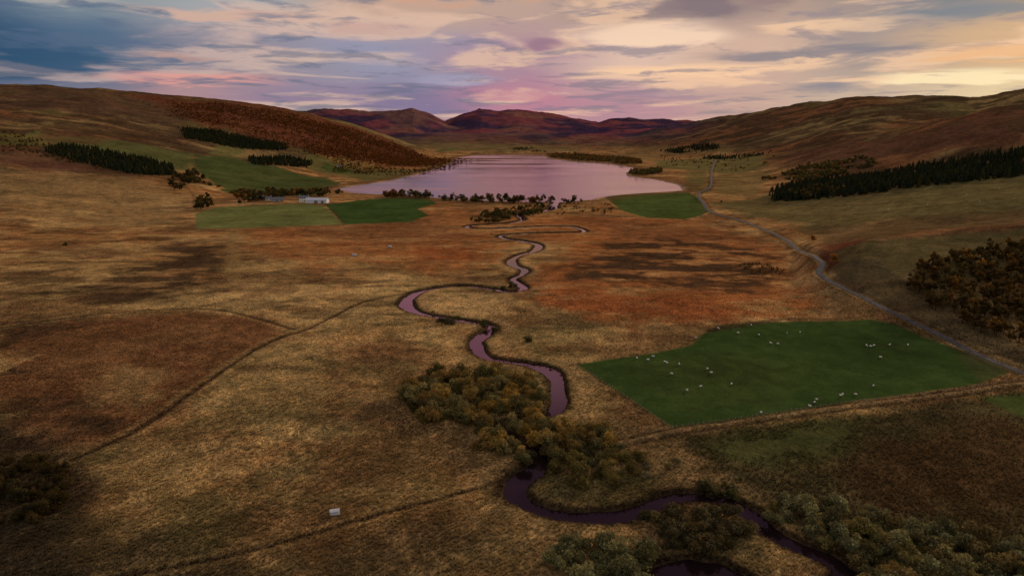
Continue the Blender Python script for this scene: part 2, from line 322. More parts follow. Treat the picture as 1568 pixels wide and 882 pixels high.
def water(name,r0,r1,dist,tint):
    wm,t,b=newmat(name)
    tc=t.new('ShaderNodeTexCoord').outputs['Object']
    b.inputs['Base Color'].default_value=(.012,.006,.007,1);b.inputs['IOR'].default_value=1.33
    mp=t.new('ShaderNodeMapping');mp.inputs['Scale'].default_value=(.35,1,1);t.l.new(tc,mp.inputs[0])
    rg=t.mr(t.noise(mp.outputs[0],.008,5,.6,.6),.38,.62,r0,r1)
    bp=t.new('ShaderNodeBump');bp.inputs['Distance'].default_value=dist;bp.inputs['Strength'].default_value=.5
    t.put(bp.inputs['Height'],t.noise(tc,.7,3,.6))
    # peat-stained water body under a fresnel-weighted reflective skin
    t.n.remove(b);df=t.new('ShaderNodeBsdfDiffuse');df.inputs[0].default_value=(.012,.006,.007,1)
    gl=t.new('ShaderNodeBsdfGlossy');gl.inputs['Color'].default_value=tint;t.put(gl.inputs['Roughness'],rg);t.put(gl.inputs['Normal'],bp.outputs[0])
    fr=t.new('ShaderNodeFresnel');fr.inputs[0].default_value=1.33
    mx=t.new('ShaderNodeMixShader');t.l.new(fr.outputs[0],mx.inputs[0]);t.l.new(df.outputs[0],mx.inputs[1]);t.l.new(gl.outputs[0],mx.inputs[2])
    t.l.new(mx.outputs[0],wm.node_tree.nodes['Material Output'].inputs[0]);return wm
wloch=water('loch_surface',.08,.22,.08,(1,.80,.86,1));wriv=water('river_surface',.03,.06,.01,(1,.82,.86,1))
def foliage(name,objrand):
    m,t,b=newmat(name);at=t.new('ShaderNodeAttribute',attribute_name='Col')
    col=at.outputs['Color']
    if objrand:
        oi=t.new('ShaderNodeObjectInfo')
        col=t.mix(1.0,col,oi.outputs['Color'],'MULTIPLY')
    t.n.remove(b);d=t.new('ShaderNodeBsdfDiffuse');tr=t.new('ShaderNodeBsdfTranslucent');mx=t.new('ShaderNodeMixShader')
    t.put(d.inputs[0],col);t.put(tr.inputs[0],col);mx.inputs[0].default_value=.35
    t.l.new(d.outputs[0],mx.inputs[1]);t.l.new(tr.outputs[0],mx.inputs[2]);t.l.new(mx.outputs[0],m.node_tree.nodes['Material Output'].inputs[0]);return m
fol=foliage('foliage',True);folm=foliage('foliage_mass',False)
def simple(name,c,r=.8,ns=None,amp=.25,spec=.3):
    m,t,b=newmat(name);b.inputs['Roughness'].default_value=r;b.inputs['Specular IOR Level'].default_value=spec
    tc=t.new('ShaderNodeTexCoord').outputs['Object']
    n=t.mr(t.noise(tc,ns or 2,4),.3,.7,1-amp,1+amp);v=t.new('ShaderNodeVectorMath',operation='SCALE');v.inputs[0].default_value=c;t.put(v.inputs['Scale'],n);t.put(b.inputs['Base Color'],v.outputs[0]);return m
asph=simple('asphalt',(.075,.072,.078),.95,.4,.25,.05);white=simple('harled_wall',(.7,.68,.64));slate=simple('slate',(.12,.12,.13),.6);sheet=simple('sheet_roof',(.5,.52,.55),.45);stone=simple('stone',(.28,.25,.22));glass=simple('window_glass',(.03,.03,.04),.2);wood=simple('weathered_wood',(.2,.16,.12));metal=simple('galvanised',(.45,.46,.48),.4)
woolm,t,b=newmat('fleece');at=t.new('ShaderNodeAttribute',attribute_name='Col');t.put(b.inputs['Base Color'],at.outputs['Color']);b.inputs['Roughness'].default_value=1
# ---------------- terrain object ----------------
idx=np.arange(NR*NC).reshape(NR,NC)
Q=np.stack([idx[:-1,:-1],idx[:-1,1:],idx[1:,1:],idx[1:,:-1]],-1).reshape(-1,4)
col=np.concatenate([np.clip(C,0,1),A[...,None]],-1).reshape(-1,4)
add('moorland_terrain',mesh_np('moorland_terrain',np.stack([X,Y,Z],-1).reshape(-1,3),Q,4,True,col,gm))
yl=LAKE[:,1].min()-12
def sheetobj(name,x0,x1,y0,y1,z,mt):
    add(name,mesh_np(name,np.array([(x0,y0,z),(x1,y0,z),(x1,y1,z),(x0,y1,z)]),np.array([[0,1,2,3]]),4,False,None,mt))
sheetobj('river_water',-160,140,95,yl,-.6,wriv);sheetobj('loch_water',LAKE[:,0].min()-20,LAKE[:,0].max()+20,yl,LAKE[:,1].max()+30,-.6,wloch)
# road ribbon
tg=np.gradient(ROAD,axis=0);tg/=np.linalg.norm(tg,axis=1)[:,None];nr=np.stack([-tg[:,1],tg[:,0]],1)
offs=[-1.8,-.6,.6,1.8];V3=np.concatenate([np.stack([ROAD[:,0]+nr[:,0]*o,ROAD[:,1]+nr[:,1]*o,zr+.06+(.05 if abs(o)<1 else 0)],1) for o in offs]);n=len(ROAD)
Fq=[[k*n+i,(k)*n+i+1,(k+1)*n+i+1,(k+1)*n+i] for k in range(3) for i in range(n-1)]
add('single_track_road',mesh_np('single_track_road',V3,np.array(Fq)[:,::-1],4,True,None,asph))
print("terrain",time.time()-T0)
def gidx(x,y):
    j=np.clip(np.searchsorted(ys,y),0,NR-1);i=np.clip(np.searchsorted(sx,x/y),0,NC-1);return j,i
# ---------------- tussock grass (one mass of tufts) ----------------
def tufts(name,n,y0,y1,hs):
    yy=1/(1/y0+(1/y1-1/y0)*rng.random(n)**.85);xx=yy*rng.uniform(-.9,.9,n);j,i=gidx(xx,yy)
    k=(A[j,i]>.55)&(Z[j,i]>-.2)&(rng.random(n)<.15+1.6*fbm(xx,yy,9,4,4)**1.7);xx,yy,j,i=xx[k],yy[k],j[k],i[k];n=len(xx)
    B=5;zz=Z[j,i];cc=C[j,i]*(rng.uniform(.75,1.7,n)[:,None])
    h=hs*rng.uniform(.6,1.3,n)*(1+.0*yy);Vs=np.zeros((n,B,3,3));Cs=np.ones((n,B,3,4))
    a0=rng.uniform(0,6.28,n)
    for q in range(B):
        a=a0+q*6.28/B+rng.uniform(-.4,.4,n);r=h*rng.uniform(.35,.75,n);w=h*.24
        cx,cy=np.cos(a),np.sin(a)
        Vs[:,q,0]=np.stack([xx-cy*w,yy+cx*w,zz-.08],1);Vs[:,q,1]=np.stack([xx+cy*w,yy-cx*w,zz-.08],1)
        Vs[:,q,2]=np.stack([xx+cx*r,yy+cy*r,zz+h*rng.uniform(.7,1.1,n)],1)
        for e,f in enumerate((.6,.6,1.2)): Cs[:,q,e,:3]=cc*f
    add(name,mesh_np(name,Vs.reshape(-1,3),np.arange(n*B*3).reshape(-1,3),3,False,np.clip(Cs,0,1).reshape(-1,4),folm))
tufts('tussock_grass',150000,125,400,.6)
# ---------------- fences ----------------
def fence(name,P,step,h=1.2):
    P=catmull(P,step);V=[];Fs=[]
    j,i=gidx(P[:,0],P[:,1]);hh=Z[j,i]
    def box(c,d):
        b0=len(V)
        for i in range(8): V.append([c[k]+(d[k] if (i>>k)&1 else -d[k]) for k in range(3)])
        for q in ((0,2,3,1),(4,5,7,6),(0,1,5,4),(2,6,7,3),(0,4,6,2),(1,3,7,5)): Fs.append([b0+a for a in q])
    for i in range(len(P)):
        box((P[i,0],P[i,1],hh[i]+h/2-.2),(.07,.07,h/2+.2))
    for k in (.5,.85,1.1):
        for i in range(len(P)-1):
            b0=len(V)
            for j in (i,i+1):
                V.append([P[j,0],P[j,1],hh[j]+k-.015]);V.append([P[j,0],P[j,1],hh[j]+k+.015])
            Fs.append([b0,b0+2,b0+3,b0+1])
    add(name,mesh_np(name,np.array(V),np.array(Fs),4,False,None,wood))
fence('post_and_wire_fence',FEN_L,4)
off=np.gradient(DYKE,axis=0);off/=np.linalg.norm(off,axis=1)[:,None]
fence('post_and_wire_fence',DYKE[6:-2]+np.stack([off[6:-2,1],-off[6:-2,0]],1)*2.2,4)
# ---------------- trees ----------------
def tube(V,Fs,Cc,p0,p1,r0,r1,n=5,c=(.08,.06,.045)):
    p0=np.array(p0,float);p1=np.array(p1,float);d=p1-p0;d/=np.linalg.norm(d)+1e-9
    a=np.cross(d,[.3,.9,.1]);a/=np.linalg.norm(a);bb=np.cross(d,a);b0=len(V)
    for p,r in ((p0,r0),(p1,r1)):
        for k in range(n):
            th=2*math.pi*k/n;V.append(p+r*(a*math.cos(th)+bb*math.sin(th)));Cc.append(c)
    for k in range(n):
        k2=(k+1)%n;Fs.append((b0+k,b0+k2,b0+n+k2));Fs.append((b0+k,b0+n+k2,b0+n+k))
def broadleaf(seed,H=7.,R=3.6,nb=13,nl=1500,ls=.42,base=(.10,.085,.03),stems=3,low=.18,twigs=200):
    r=np.random.default_rng(seed);V=[];Fs=[];Cc=[]
    bl=[]
    for i in range(nb):
        a=r.uniform(0,6.28);q=R*math.sqrt(r.uniform(0,1))*.72;z=H*(low+(1-low)*r.uniform(.15,.85)*(1-.45*(q/R)**2))
        bl.append((q*math.cos(a),q*math.sin(a),z,R*r.uniform(.28,.46)))
    st=[(r.uniform(-.3,.3),r.uniform(-.3,.3)) for _ in range(stems)]
    for k,(x,y) in enumerate(st):
        m=np.array([x*3.5,y*3.5,H*r.uniform(.35,.5)]);tube(V,Fs,Cc,(x,y,-.6),m,.16*H/7,.1*H/7,6)
        for b_ in bl[k::stems]: tube(V,Fs,Cc,m,b_[:3],.08*H/7,.025,4)
    tone=r.uniform(.6,1.55,nb)
    w=np.array([b_[3]**2 for b_ in bl]);w/=w.sum();ch=r.choice(nb,nl,p=w)
    for i in range(nl):
        bx,by,bz,br=bl[ch[i]];d=r.normal(size=3);d/=np.linalg.norm(d);rad=br*r.uniform(.35,1.0)**.5*(1+.25*r.normal()*.6)
        p=np.array([bx,by,bz])+d*rad*np.array([1,1,.82])
        if p[2]<.1: p[2]=r.uniform(.1,.6)
        s=ls*r.uniform(.55,1.3);a=r.normal(size=3);a/=np.linalg.norm(a);bb=np.cross(a,d+.6*r.normal(size=3));bb/=np.linalg.norm(bb)+1e-9
        k=tone[ch[i]]*r.uniform(.65,1.35);g=r.uniform(-.15,.15)
        c=(base[0]*k*(1+g),base[1]*k,base[2]*k*(1-g));b0=len(V)
        V+= [p-a*s*.6,p+a*s*.6,p+bb*s];Cc+=[c]*3;Fs.append((b0,b0+1,b0+2))
    for i in range(twigs):
        bx,by,bz,br=bl[r.integers(nb)];d=r.normal(size=3);d[2]=abs(d[2])*.8;d/=np.linalg.norm(d)
        p=np.array([bx,by,bz])+d*br*.4;q=p+d*br*r.uniform(.7,1.1);e=np.cross(d,[.2,.3,.9])*.03;b0=len(V)
        V+=[p-e,p+e,q];Cc+=[(.15,.12,.08)]*3;Fs.append((b0,b0+1,b0+2))
    return np.array(V),np.array(Fs),np.array(Cc)
def conifer(seed,H=11.5,R=3.0,tiers=6,n=9,c=(.020,.026,.013)):
    r=np.random.default_rng(seed);V=[];Fs=[];Cc=[];tube(V,Fs,Cc,(0,0,-1),(0,0,H*.9),.22,.05,4)
    for k in range(tiers):
        f=k/tiers;z=H*(.1+.9*f);rr=R*(1-f)**.7*r.uniform(.85,1.1);zt=z+H/tiers*1.7
        for j in range(n):
            a=2*math.pi*(j+r.uniform(-.3,.3))/n;wd=2.2*math.pi/n*.62;q=rr*r.uniform(.65,1.2);b0=len(V);kk=r.uniform(.6,1.7)
            V+=[np.array([q*math.cos(a-wd)*.8,q*math.sin(a-wd)*.8,z+.3]),np.array([q*math.cos(a),q*math.sin(a),z-.3]),np.array([q*math.cos(a+wd)*.8,q*math.sin(a+wd)*.8,z+.3]),np.array([0,0,min(zt,H)])]
            Cc+=[tuple(x*kk for x in c)]*4;Fs+=[(b0,b0+1,b0+3),(b0+1,b0+2,b0+3)]
    return np.array(V),np.array(Fs),np.array(Cc)
def inpoly(P,x,y):
    ins=False
    for k in range(len(P)):
        a=P[k];b=P[(k+1)%len(P)]
        if (a[1]>y)!=(b[1]>y) and x<(b[0]-a[0])*(y-a[1])/(b[1]-a[1])+a[0]: ins=not ins
    return ins
def scatter(uv,n,mind=0,avoid=4.2,clump=0,jit=0):
    P=GP(uv);out=[];lo=P.min(0);hi=P.max(0);tr=0
    while len(out)<n and tr<n*60:
        tr+=1;x=rng.uniform(lo[0],hi[0]);y=rng.uniform(lo[1],hi[1])
        if not inpoly(P,x,y): continue
        if clump and float(fbm(np.array(x),np.array(y),clump,3,2))<.46: continue
        if avoid and y<1000 and np.min((RIV[:,0]-x)**2+(RIV[:,1]-y)**2)<avoid**2: continue
        if mind and any((x-a)**2+(y-b)**2<mind**2 for a,b in out[-400:]): continue
        out.append((x,y))
    P=np.array(out).reshape(-1,2)
    if jit: P=P+rng.normal(size=P.shape)*jit
    return P
def mass(name,variants,P,smin,smax,tints):
    Vs=[];Fs=[];Cs=[];off=0;h=h_base(P[:,0],P[:,1])
    for i,(x,y) in enumerate(P):
        V,Fa,Cc=variants[rng.integers(len(variants))];a=rng.uniform(0,6.28);s=rng.uniform(smin,smax);c,s_=math.cos(a),math.sin(a)
        W=np.stack([(V[:,0]*c-V[:,1]*s_)*s+x,(V[:,0]*s_+V[:,1]*c)*s+y,V[:,2]*s*rng.uniform(.75,1.2)+h[i]],1)
        ti=np.array(tints[rng.integers(len(tints))])*rng.uniform(.75,1.25);Vs.append(W);Fs.append(Fa+off);Cs.append(np.concatenate([Cc*ti,np.ones((len(Cc),1))],1));off+=len(V)
    add(name,mesh_np(name,np.concatenate(Vs),np.concatenate(Fs),3,False,np.concatenate(Cs),folm))
con=[conifer(i) for i in range(5)]
lowb=[broadleaf(50+i,H=8,R=3.8,nb=8,nl=150,ls=1.25,base=(.12,.10,.038),stems=1,twigs=0) for i in range(5)]
tinyb=[broadleaf(70+i,H=8,R=3.6,nb=5,nl=45,ls=2.2,base=(.10,.085,.035),stems=1,twigs=0) for i in range(4)]
DK=[(1,1,1),(.8,.9,1),(1.5,1.25,1),(1.9,1.4,1.)];BR=[(1,.62,.5),(1.3,.7,.4),(.7,.6,.6),(.5,.55,.5)];OL=[(.6,.7,.6),(.8,.75,.6),(1.1,.8,.5),(.5,.5,.5)]
DOL=[(.4,.45,.4),(.5,.5,.4),(.8,.6,.4),(.35,.35,.35)]
mass('conifer_plantation',con,scatter([(72,230),(90,224),(200,240),(262,254),(268,270),(210,268),(80,239)],1100,3,jit=3),.5,.95,DK)
mass('conifer_plantation',con,scatter([(280,198),(330,202),(438,222),(440,231),(370,228),(285,213)],1500,3,jit=5),.5,.95,DK)
mass('conifer_plantation',con,scatter([(380,243),(440,241),(478,249),(470,257),(390,253)],520,3,jit=4),.5,.95,DK)
mass('conifer_plantation',con,scatter([(1185,293),(1260,279),(1400,257),(1500,240),(1568,229),(1700,208),(1700,256),(1568,269),(1400,289),(1230,308),(1185,309)],4800,2.5,jit=3),.6,1.1,DK)
mass('birch_wood',lowb,scatter([(1165,276),(1230,256),(1320,242),(1350,252),(1300,266),(1230,278)],380,4,clump=30),.5,1.1,OL)
mass('birch_wood',lowb,scatter([(1190,300),(1280,285),(1300,292),(1230,308)],110,4),.8,1.1,BR)
mass('conifer_plantation',con,scatter([(1010,231),(1060,224),(1100,224),(1098,230),(1040,236)],420,5,clump=60,jit=5),.6,1.,DK)
mass('conifer_plantation',con,scatter([(1075,240),(1170,234),(1172,238),(1080,244)],200,5,clump=50,jit=5),.5,.9,DK)
mass('lochside_wood',lowb,scatter([(838,237),(870,235),(930,241),(975,244),(985,252),(955,253),(930,249),(880,246),(842,241)],850,4,jit=6),.7,1.3,BR)
mass('lochside_wood',lowb,scatter([(962,264),(985,262),(1012,260),(1014,265),(990,269),(963,268)],130,4),.7,1.3,OL)
mass('distant_wood',tinyb,scatter([(780,228),(830,228),(840,234),(790,233)],160,8,clump=90,jit=8),.9,1.3,DK)
mass('larch_wood',tinyb,scatter([(270,158),(420,171),(520,195),(600,219),(680,246),(665,256),(600,250),(520,243),(430,224),(330,196)],9500,0,clump=90,jit=45),.35,.8,[(1.4,.6,.4),(1.15,.5,.34),(1.7,.78,.4),(.85,.42,.32)])
mass('shore_trees',lowb,scatter([(585,296),(660,300),(660,305),(590,303)],56,3,clump=16,jit=2),.6,1.4,DOL+BR)
mass('shore_trees',lowb,scatter([(672,303),(760,305),(900,309),(900,313),(760,312),(675,309)],110,3,clump=14,jit=2),.4,1.3,DOL+BR)
mass('riverside_scrub',lowb,scatter([(720,333),(760,325),(830,315),(838,326),(800,334),(760,342),(722,342)],200,2.5,clump=18),.3,.9,DOL+OL)
mass('riverside_scrub',lowb,scatter([(860,312),(930,312),(960,330),(900,338),(850,330)],60,2.5,clump=18),.2,.5,BR)
mass('farm_trees',lowb,scatter([(355,300),(420,293),(525,296),(500,303),(455,301),(430,306),(365,314)],150,2.5,clump=14),.6,1.4,DOL+BR)
mass('farm_trees',lowb,scatter([(298,310),(318,301),(330,316),(305,327)],22,4),.9,1.4,DOL)
mass('farm_trees',lowb,scatter([(250,280),(300,264),(320,275),(270,294)],40,4),.8,1.5,DOL)
mass('farm_trees',lowb,scatter([(200,245),(330,285),(420,296),(420,299),(330,290),(200,249)],60,4,clump=25),.5,1.,DOL+BR)
mass('slope_trees',lowb,scatter([(520,236),(640,262),(700,252),(690,258),(600,272),(500,262)],300,4,clump=60),.4,.9,BR)
mass('roadside_trees',lowb,scatter([(1010,240),(1190,230),(1180,262),(1100,262),(1020,256)],100,6,clump=60),.4,1.,OL+BR)
mass('moor_scrub',lowb,scatter([(0,200),(60,215),(150,250),(150,262),(60,240),(0,235)],160,4,clump=40),.3,.8,BR)
mass('bog_scrub',lowb,scatter([(1130,406),(1180,404),(1205,416),(1190,424),(1140,418)],60,1),.12,.3,BR)
print("masses",time.time()-T0)
def tmesh(n,tup):
    V,Fa,Cc=tup;return mesh_np(n,V,Fa,3,False,np.concatenate([Cc,np.ones((len(Cc),1))],1),fol)
will=[tmesh('willow_mesh',broadleaf(100+i,H=5.6+.6*(i%3),R=3.9,nb=14,nl=2000,ls=.40,base=(.21,.165,.062),stems=3,low=.08)) for i in range(6)]
bush=[tmesh('bush_mesh',broadleaf(120+i,H=3.2,R=2.7,nb=9,nl=1000,ls=.32,base=(.18,.16,.08),stems=4,low=.03)) for i in range(4)]
bir=[tmesh('birch_mesh',broadleaf(140+i,H=9.5,R=2.9,nb=12,nl=1000,ls=.5,base=(.15,.11,.045),stems=1,twigs=160)) for i in range(5)]
def place(name,ms,P,smin,smax,tints):
    j,i_=gidx(P[:,0],P[:,1]);h=Z[j,i_]
    for i,(x,y) in enumerate(P):
        o=add(name,ms[rng.integers(len(ms))]);s=rng.uniform(smin,smax);o.scale=(s*rng.uniform(.9,1.12),s,s*rng.uniform(.85,1.15));o.location=(x,y,h[i]-.05);o.rotation_euler=(0,0,rng.uniform(0,6.28))
        tt=tints[rng.integers(len(tints))];k=rng.uniform(.8,1.25);o.color=(tt[0]*k,tt[1]*k,tt[2]*k,1)
WT=[(1,1,1),(1.2,1.05,.8),(.8,.85,.8),(.6,.62,.6),(1.4,1.12,.65),(1.05,.85,.65)]
DW=[(.5,.55,.5),(.6,.6,.5),(.8,.8,.6)]
GB=[(.8,.85,.75),(.6,.6,.5),(.9,.88,.7),(.9,.75,.55),(1.1,1.15,.95)]
place('willow_tree',will,scatter([(612,622),(640,590),(690,578),(760,575),(822,590),(832,615),(830,645),(780,655),(720,655),(640,645)],75,3.2,3.2),.65,1.15,WT)
place('willow_tree',will,scatter([(735,655),(830,648),(925,665),(935,692),(880,694),(840,705),(790,702),(742,690)],48,3,3.2),.6,1.05,WT)
place('willow_tree',will,scatter([(835,700),(900,690),(985,700),(990,722),(950,750),(890,752),(845,728)],18,3,3.5),.5,.9,DW)
place('willow_bush',bush,scatter([(880,680),(1000,690),(1060,720),(1000,740),(900,720)],20,2.5,4),.5,1.,WT)
place('willow_bush',bush,scatter([(1160,775),(1250,775),(1400,815),(1568,840),(1650,920),(1330,920),(1230,850)],90,1.8,3.),.7,1.6,GB)
place('willow_tree',will,scatter([(1165,780),(1250,780),(1330,805),(1400,830),(1500,860),(1480,920),(1330,900),(1250,835)],24,3.2,3.6),.5,.8,GB)
place('willow_bush',bush,scatter([(850,850),(920,835),(1000,850),(1000,920),(850,920)],30,1.8,3.),.8,1.6,[(.8,.85,.7),(1.1,1.15,.9)])
place('willow_bush',bush,scatter([(1010,795),(1100,785),(1160,815),(1100,855),(1020,840)],34,1.8,3.5),.7,1.4,[(.5,.45,.4),(.65,.55,.42)])
place('birch_tree',bir,scatter([(1385,440),(1410,412),(1490,390),(1600,376),(1750,420),(1750,600),(1600,548),(1490,505),(1415,470)],470,2.1,0),.6,1.05,[(.55,.5,.42),(.6,.5,.38),(.7,.58,.4),(1.3,.85,.4),(.45,.45,.38),(.9,.68,.42),(.5,.44,.36)])
place('alder_tree',will,scatter([(-60,720),(50,705),(118,715),(125,745),(60,800),(-80,830)],50,2.6,0),.4,.8,[(.25,.25,.25),(.32,.28,.25)])
def one(name,ms,uvs,s,t):
    for u,v in uvs: place(name,ms,GP([(u,v)]),s*.9,s*1.1,t)
one('willow_tree',will,[(668,576),(745,583),(760,590)],1.0,[(.5,.55,.45)])
one('willow_bush',bush,[(757,505),(742,500),(677,496),(808,524),(770,445),(757,447),(785,440),(700,492),(690,497),(812,700),(800,712),(988,790),(1090,755),(1075,750),(1120,760)],1.15,[(.45,.45,.38),(.55,.55,.4)])
one('birch_tree',bir,[(1275,404),(1245,371)],.85,[(1.5,.85,.4)]);one('hawthorn_tree',will,[(100,378),(1105,310)],.6,[(.4,.4,.35)])
k=rng.choice(len(RIV),130);Pb=np.array([RIV[i]+rng.normal(size=2)*4.5 for i in k if RIV[i,1]<700]);Pb=np.array([p for p in Pb if np.min(np.hypot(*(RIV-p).T))>2.6])
place('willow_bush',bush,Pb,.15,.42,[(.6,.6,.45),(1,.9,.7),(.45,.45,.4)])
print("trees",time.time()-T0)
# ---------------- buildings ----------------
def bx(parent,name,c,d,mat,rot=None):
    V=[[c[k]+(d[k]/2 if (i>>k)&1 else -d[k]/2) for k in range(3)] for i in range(8)]
    o=add(name,mesh_np(name,np.array(V),np.array([(0,2,3,1),(4,5,7,6),(0,1,5,4),(2,6,7,3),(0,4,6,2),(1,3,7,5)]),4,False,None,mat));o.parent=parent;return o
def building(name,uv,L,W,H,RH,rot,wallm,roofm,chim=False,nw=4,big=False):
    x,y=G(*uv);e=bpy.data.objects.new(name,None);S.collection.objects.link(e);e.location=(x,y,float(h_base(x,y))+.2);e.rotation_euler=(0,0,rot)
    V=[(-L/2,-W/2,-1),(L/2,-W/2,-1),(L/2,W/2,-1),(-L/2,W/2,-1),(-L/2,-W/2,H),(L/2,-W/2,H),(L/2,W/2,H),(-L/2,W/2,H),(-L/2,0,H+RH),(L/2,0,H+RH)]
    me=bpy.data.meshes.new('walls');me.from_pydata(V,[],[(0,1,5,4),(2,3,7,6),(1,2,6,9,5),(3,0,4,8,7)]);me.materials.append(wallm);o=add('walls',me);o.parent=e
    a=.4;sl=RH/(W/2);V=[]
    for z in (.05,.25):
        for xx in (-L/2-a,L/2+a):
            V+=[(xx,-W/2-a,H-a*sl+z),(xx,0,H+RH+z),(xx,W/2+a,H-a*sl+z)]
    me=bpy.data.meshes.new('roof');me.from_pydata(V,[],[(0,1,4,3),(1,2,5,4),(6,9,10,7),(7,10,11,8),(0,3,9,6),(2,8,11,5),(0,6,7,1),(1,7,8,2),(3,4,10,9),(4,5,11,10)]);me.materials.append(roofm);o=add('roof',me);o.parent=e
    if big:
        bx(e,'barn_door',(0,-W/2-.05,H*.42),(L*.16,.08,H*.84),wood);bx(e,'barn_door_2',(L*.3,-W/2-.05,H*.42),(L*.12,.08,H*.84),wood)
    else:
        for i in range(nw):
            xx=-L/2+L*(i+.5)/nw
            for zz in ([1.5,4.1] if H>4.5 else [1.5]): bx(e,'window_%d'%i,(xx,-W/2-.03,zz),(1.0,.08,1.3),glass)
        bx(e,'door',(L/2*.08,-W/2-.03,1.0),(1.,.1,2.1),wood)
    if chim:
        for xx in (-L/2+.6,L/2-.6): bx(e,'chimney',(xx,0,H+RH+.5),(.8,1.2,1.8),stone)
building('farmhouse',(466,309),13,7,5.2,3,.15,white,slate,True)
building('barn',(486,311),30,11,4.2,2.6,-.1,simple('pale_cladding',(.55,.56,.6)),sheet,big=True)
building('cottage',(410,307),11,6,3,2.4,.1,white,slate,True,3)
building('stone_steading',(425,309),18,7,3.4,2.6,.3,stone,slate,big=True)
building('stone_steading',(400,306),12,6,3.2,2.4,-.3,stone,slate,nw=3)
building('cottage',(520,257),12,6.5,3,2.4,.2,white,slate,True,3)
def feeder(uv,L=3.4,rot=.3):
    x,y=G(*uv);j,i=gidx(x,y);e=bpy.data.objects.new('sheep_feeder',None);S.collection.objects.link(e);e.location=(x,y,float(Z[j,i])+.1);e.rotation_euler=(0,0,rot)
    bx(e,'trough',(0,0,.45),(L,1.3,.35),metal)
    V=[(-L/2,-.45,.66),(L/2,-.45,.66),(L/2,.45,.66),(-L/2,.45,.66),(-L/2,-.7,1.3),(L/2,-.7,1.3),(L/2,.7,1.3),(-L/2,.7,1.3)]
    me=mesh_np('hopper',np.array(V),np.array([(0,1,5,4),(1,2,6,5),(2,3,7,6),(3,0,4,7),(4,5,6,7)]),4,False,None,metal);o=add('hopper',me);o.parent=e
    V=[(-L/2-.1,-.85,1.32),(L/2+.1,-.85,1.32),(-L/2-.1,0,1.75),(L/2+.1,0,1.75),(-L/2-.1,.85,1.32),(L/2+.1,.85,1.32)]
    me=mesh_np('lid',np.array(V),np.array([(0,1,3,2),(2,3,5,4)]),4,False,None,metal);o=add('lid',me);o.parent=e
    for yy in (-.5,.5): bx(e,'skid',(0,yy,.12),(L+.6,.12,.24),wood)
feeder((513,791),2.4);feeder((543,393),3.5,.1);feeder((597,379),2.5,.5)
# ---------------- sheep ----------------
def sheepmesh(graze):
    hz=.42 if graze else 1.02
    nk=(.50,0,.74) if graze else (.52,0,.88)
    v=[(0,0,.68),(-.35,0,.70),(-.52,0,.66),(.32,0,.70),nk,(.68,0,hz+.02),(.86,0,hz-.09 if not graze else hz-.2)]
    r=[.27,.25,.10,.24,.15,.105,.055]
    e=[(0,1),(1,2),(0,3),(3,4),(4,5),(5,6)]
    def ch(par,pts,rs):
        p=par
        for q,rr in zip(pts,rs): v.append(q);r.append(rr);e.append((p,len(v)-1));p=len(v)-1
    for s in (-1,1):
        ch(1,[(-.36,.15*s,.5),(-.26,.15*s,.38),(-.40,.15*s,.24),(-.38,.15*s,.02)],[.13,.075,.045,.04])
        ch(3,[(.30,.14*s,.48),(.31,.14*s,.27),(.30,.14*s,.02)],[.11,.05,.04])
        ch(5,[(.64,.17*s,hz+.05)],[.035])
    ch(2,[(-.6,0,.42)],[.04])
    me=bpy.data.meshes.new('sheep');me.from_pydata(v,e,[]);o=add('tmp',me)
    o.modifiers.new('s','SKIN');sk=me.skin_vertices[0].data
    for i,q in enumerate(sk): q.radius=(r[i],r[i])
    sk[0].use_root=True
    o.modifiers.new('u','SUBSURF').levels=1
    dg=bpy.context.evaluated_depsgraph_get();m2=bpy.data.meshes.new_from_object(o.evaluated_get(dg));bpy.data.objects.remove(o)
    n=len(m2.vertices);co=np.zeros(n*3);m2.vertices.foreach_get('co',co);co=co.reshape(-1,3)
    c=np.tile([.62,.58,.5,1],(n,1));face=(co[:,0]>.6)|(co[:,2]<.33)&(np.abs(co[:,0])<.5)&(co[:,0]<.5);c[face]=[.12,.10,.09,1]
    co+=np.where(face,0,1)[:,None]*rng.normal(size=(n,3))*.012;m2.vertices.foreach_set('co',co.ravel())
    a=m2.color_attributes.new('Col','FLOAT_COLOR','POINT');a.data.foreach_set('color',c.astype(np.float32).ravel())
    m2.polygons.foreach_set('use_smooth',np.ones(len(m2.polygons),bool));m2.materials.clear();m2.materials.append(woolm);m2.name='sheep_mesh';return m2
SM=[sheepmesh(True),sheepmesh(False)]
SH=[(975,550),(992,553),(1018,556),(1021,558),(1040,560),(1028,575),(1083,567),(1089,573),(1120,590),(1073,594),(1052,600),(1150,500),(1162,515),(1180,527),(1191,528),(1225,510),(1327,531),(1333,532),(1338,531),(1362,530),(1348,549),(1337,593),(1287,608),(1310,606),(1247,618),(1240,624),(1165,634),(1390,530),(1100,505),(1130,512),(1290,606),(1250,614),(1000,548),(1065,520),(1205,512),
 (1130,322),(1180,330),(1220,326),(1300,318),(1360,322),(1480,300),(1500,310),(1420,315),(1240,345),(1530,290)]
for i,p in enumerate(SH):
    x,y=G(*p);j0,i0=gidx(x,y)
    o=add('sheep',SM[i%3==1]);o.location=(x,y,float(Z[j0,i0])-.02);o.rotation_euler=(0,0,rng.uniform(0,6.28));s=rng.uniform(1.0,1.15);o.scale=(s,s,s)
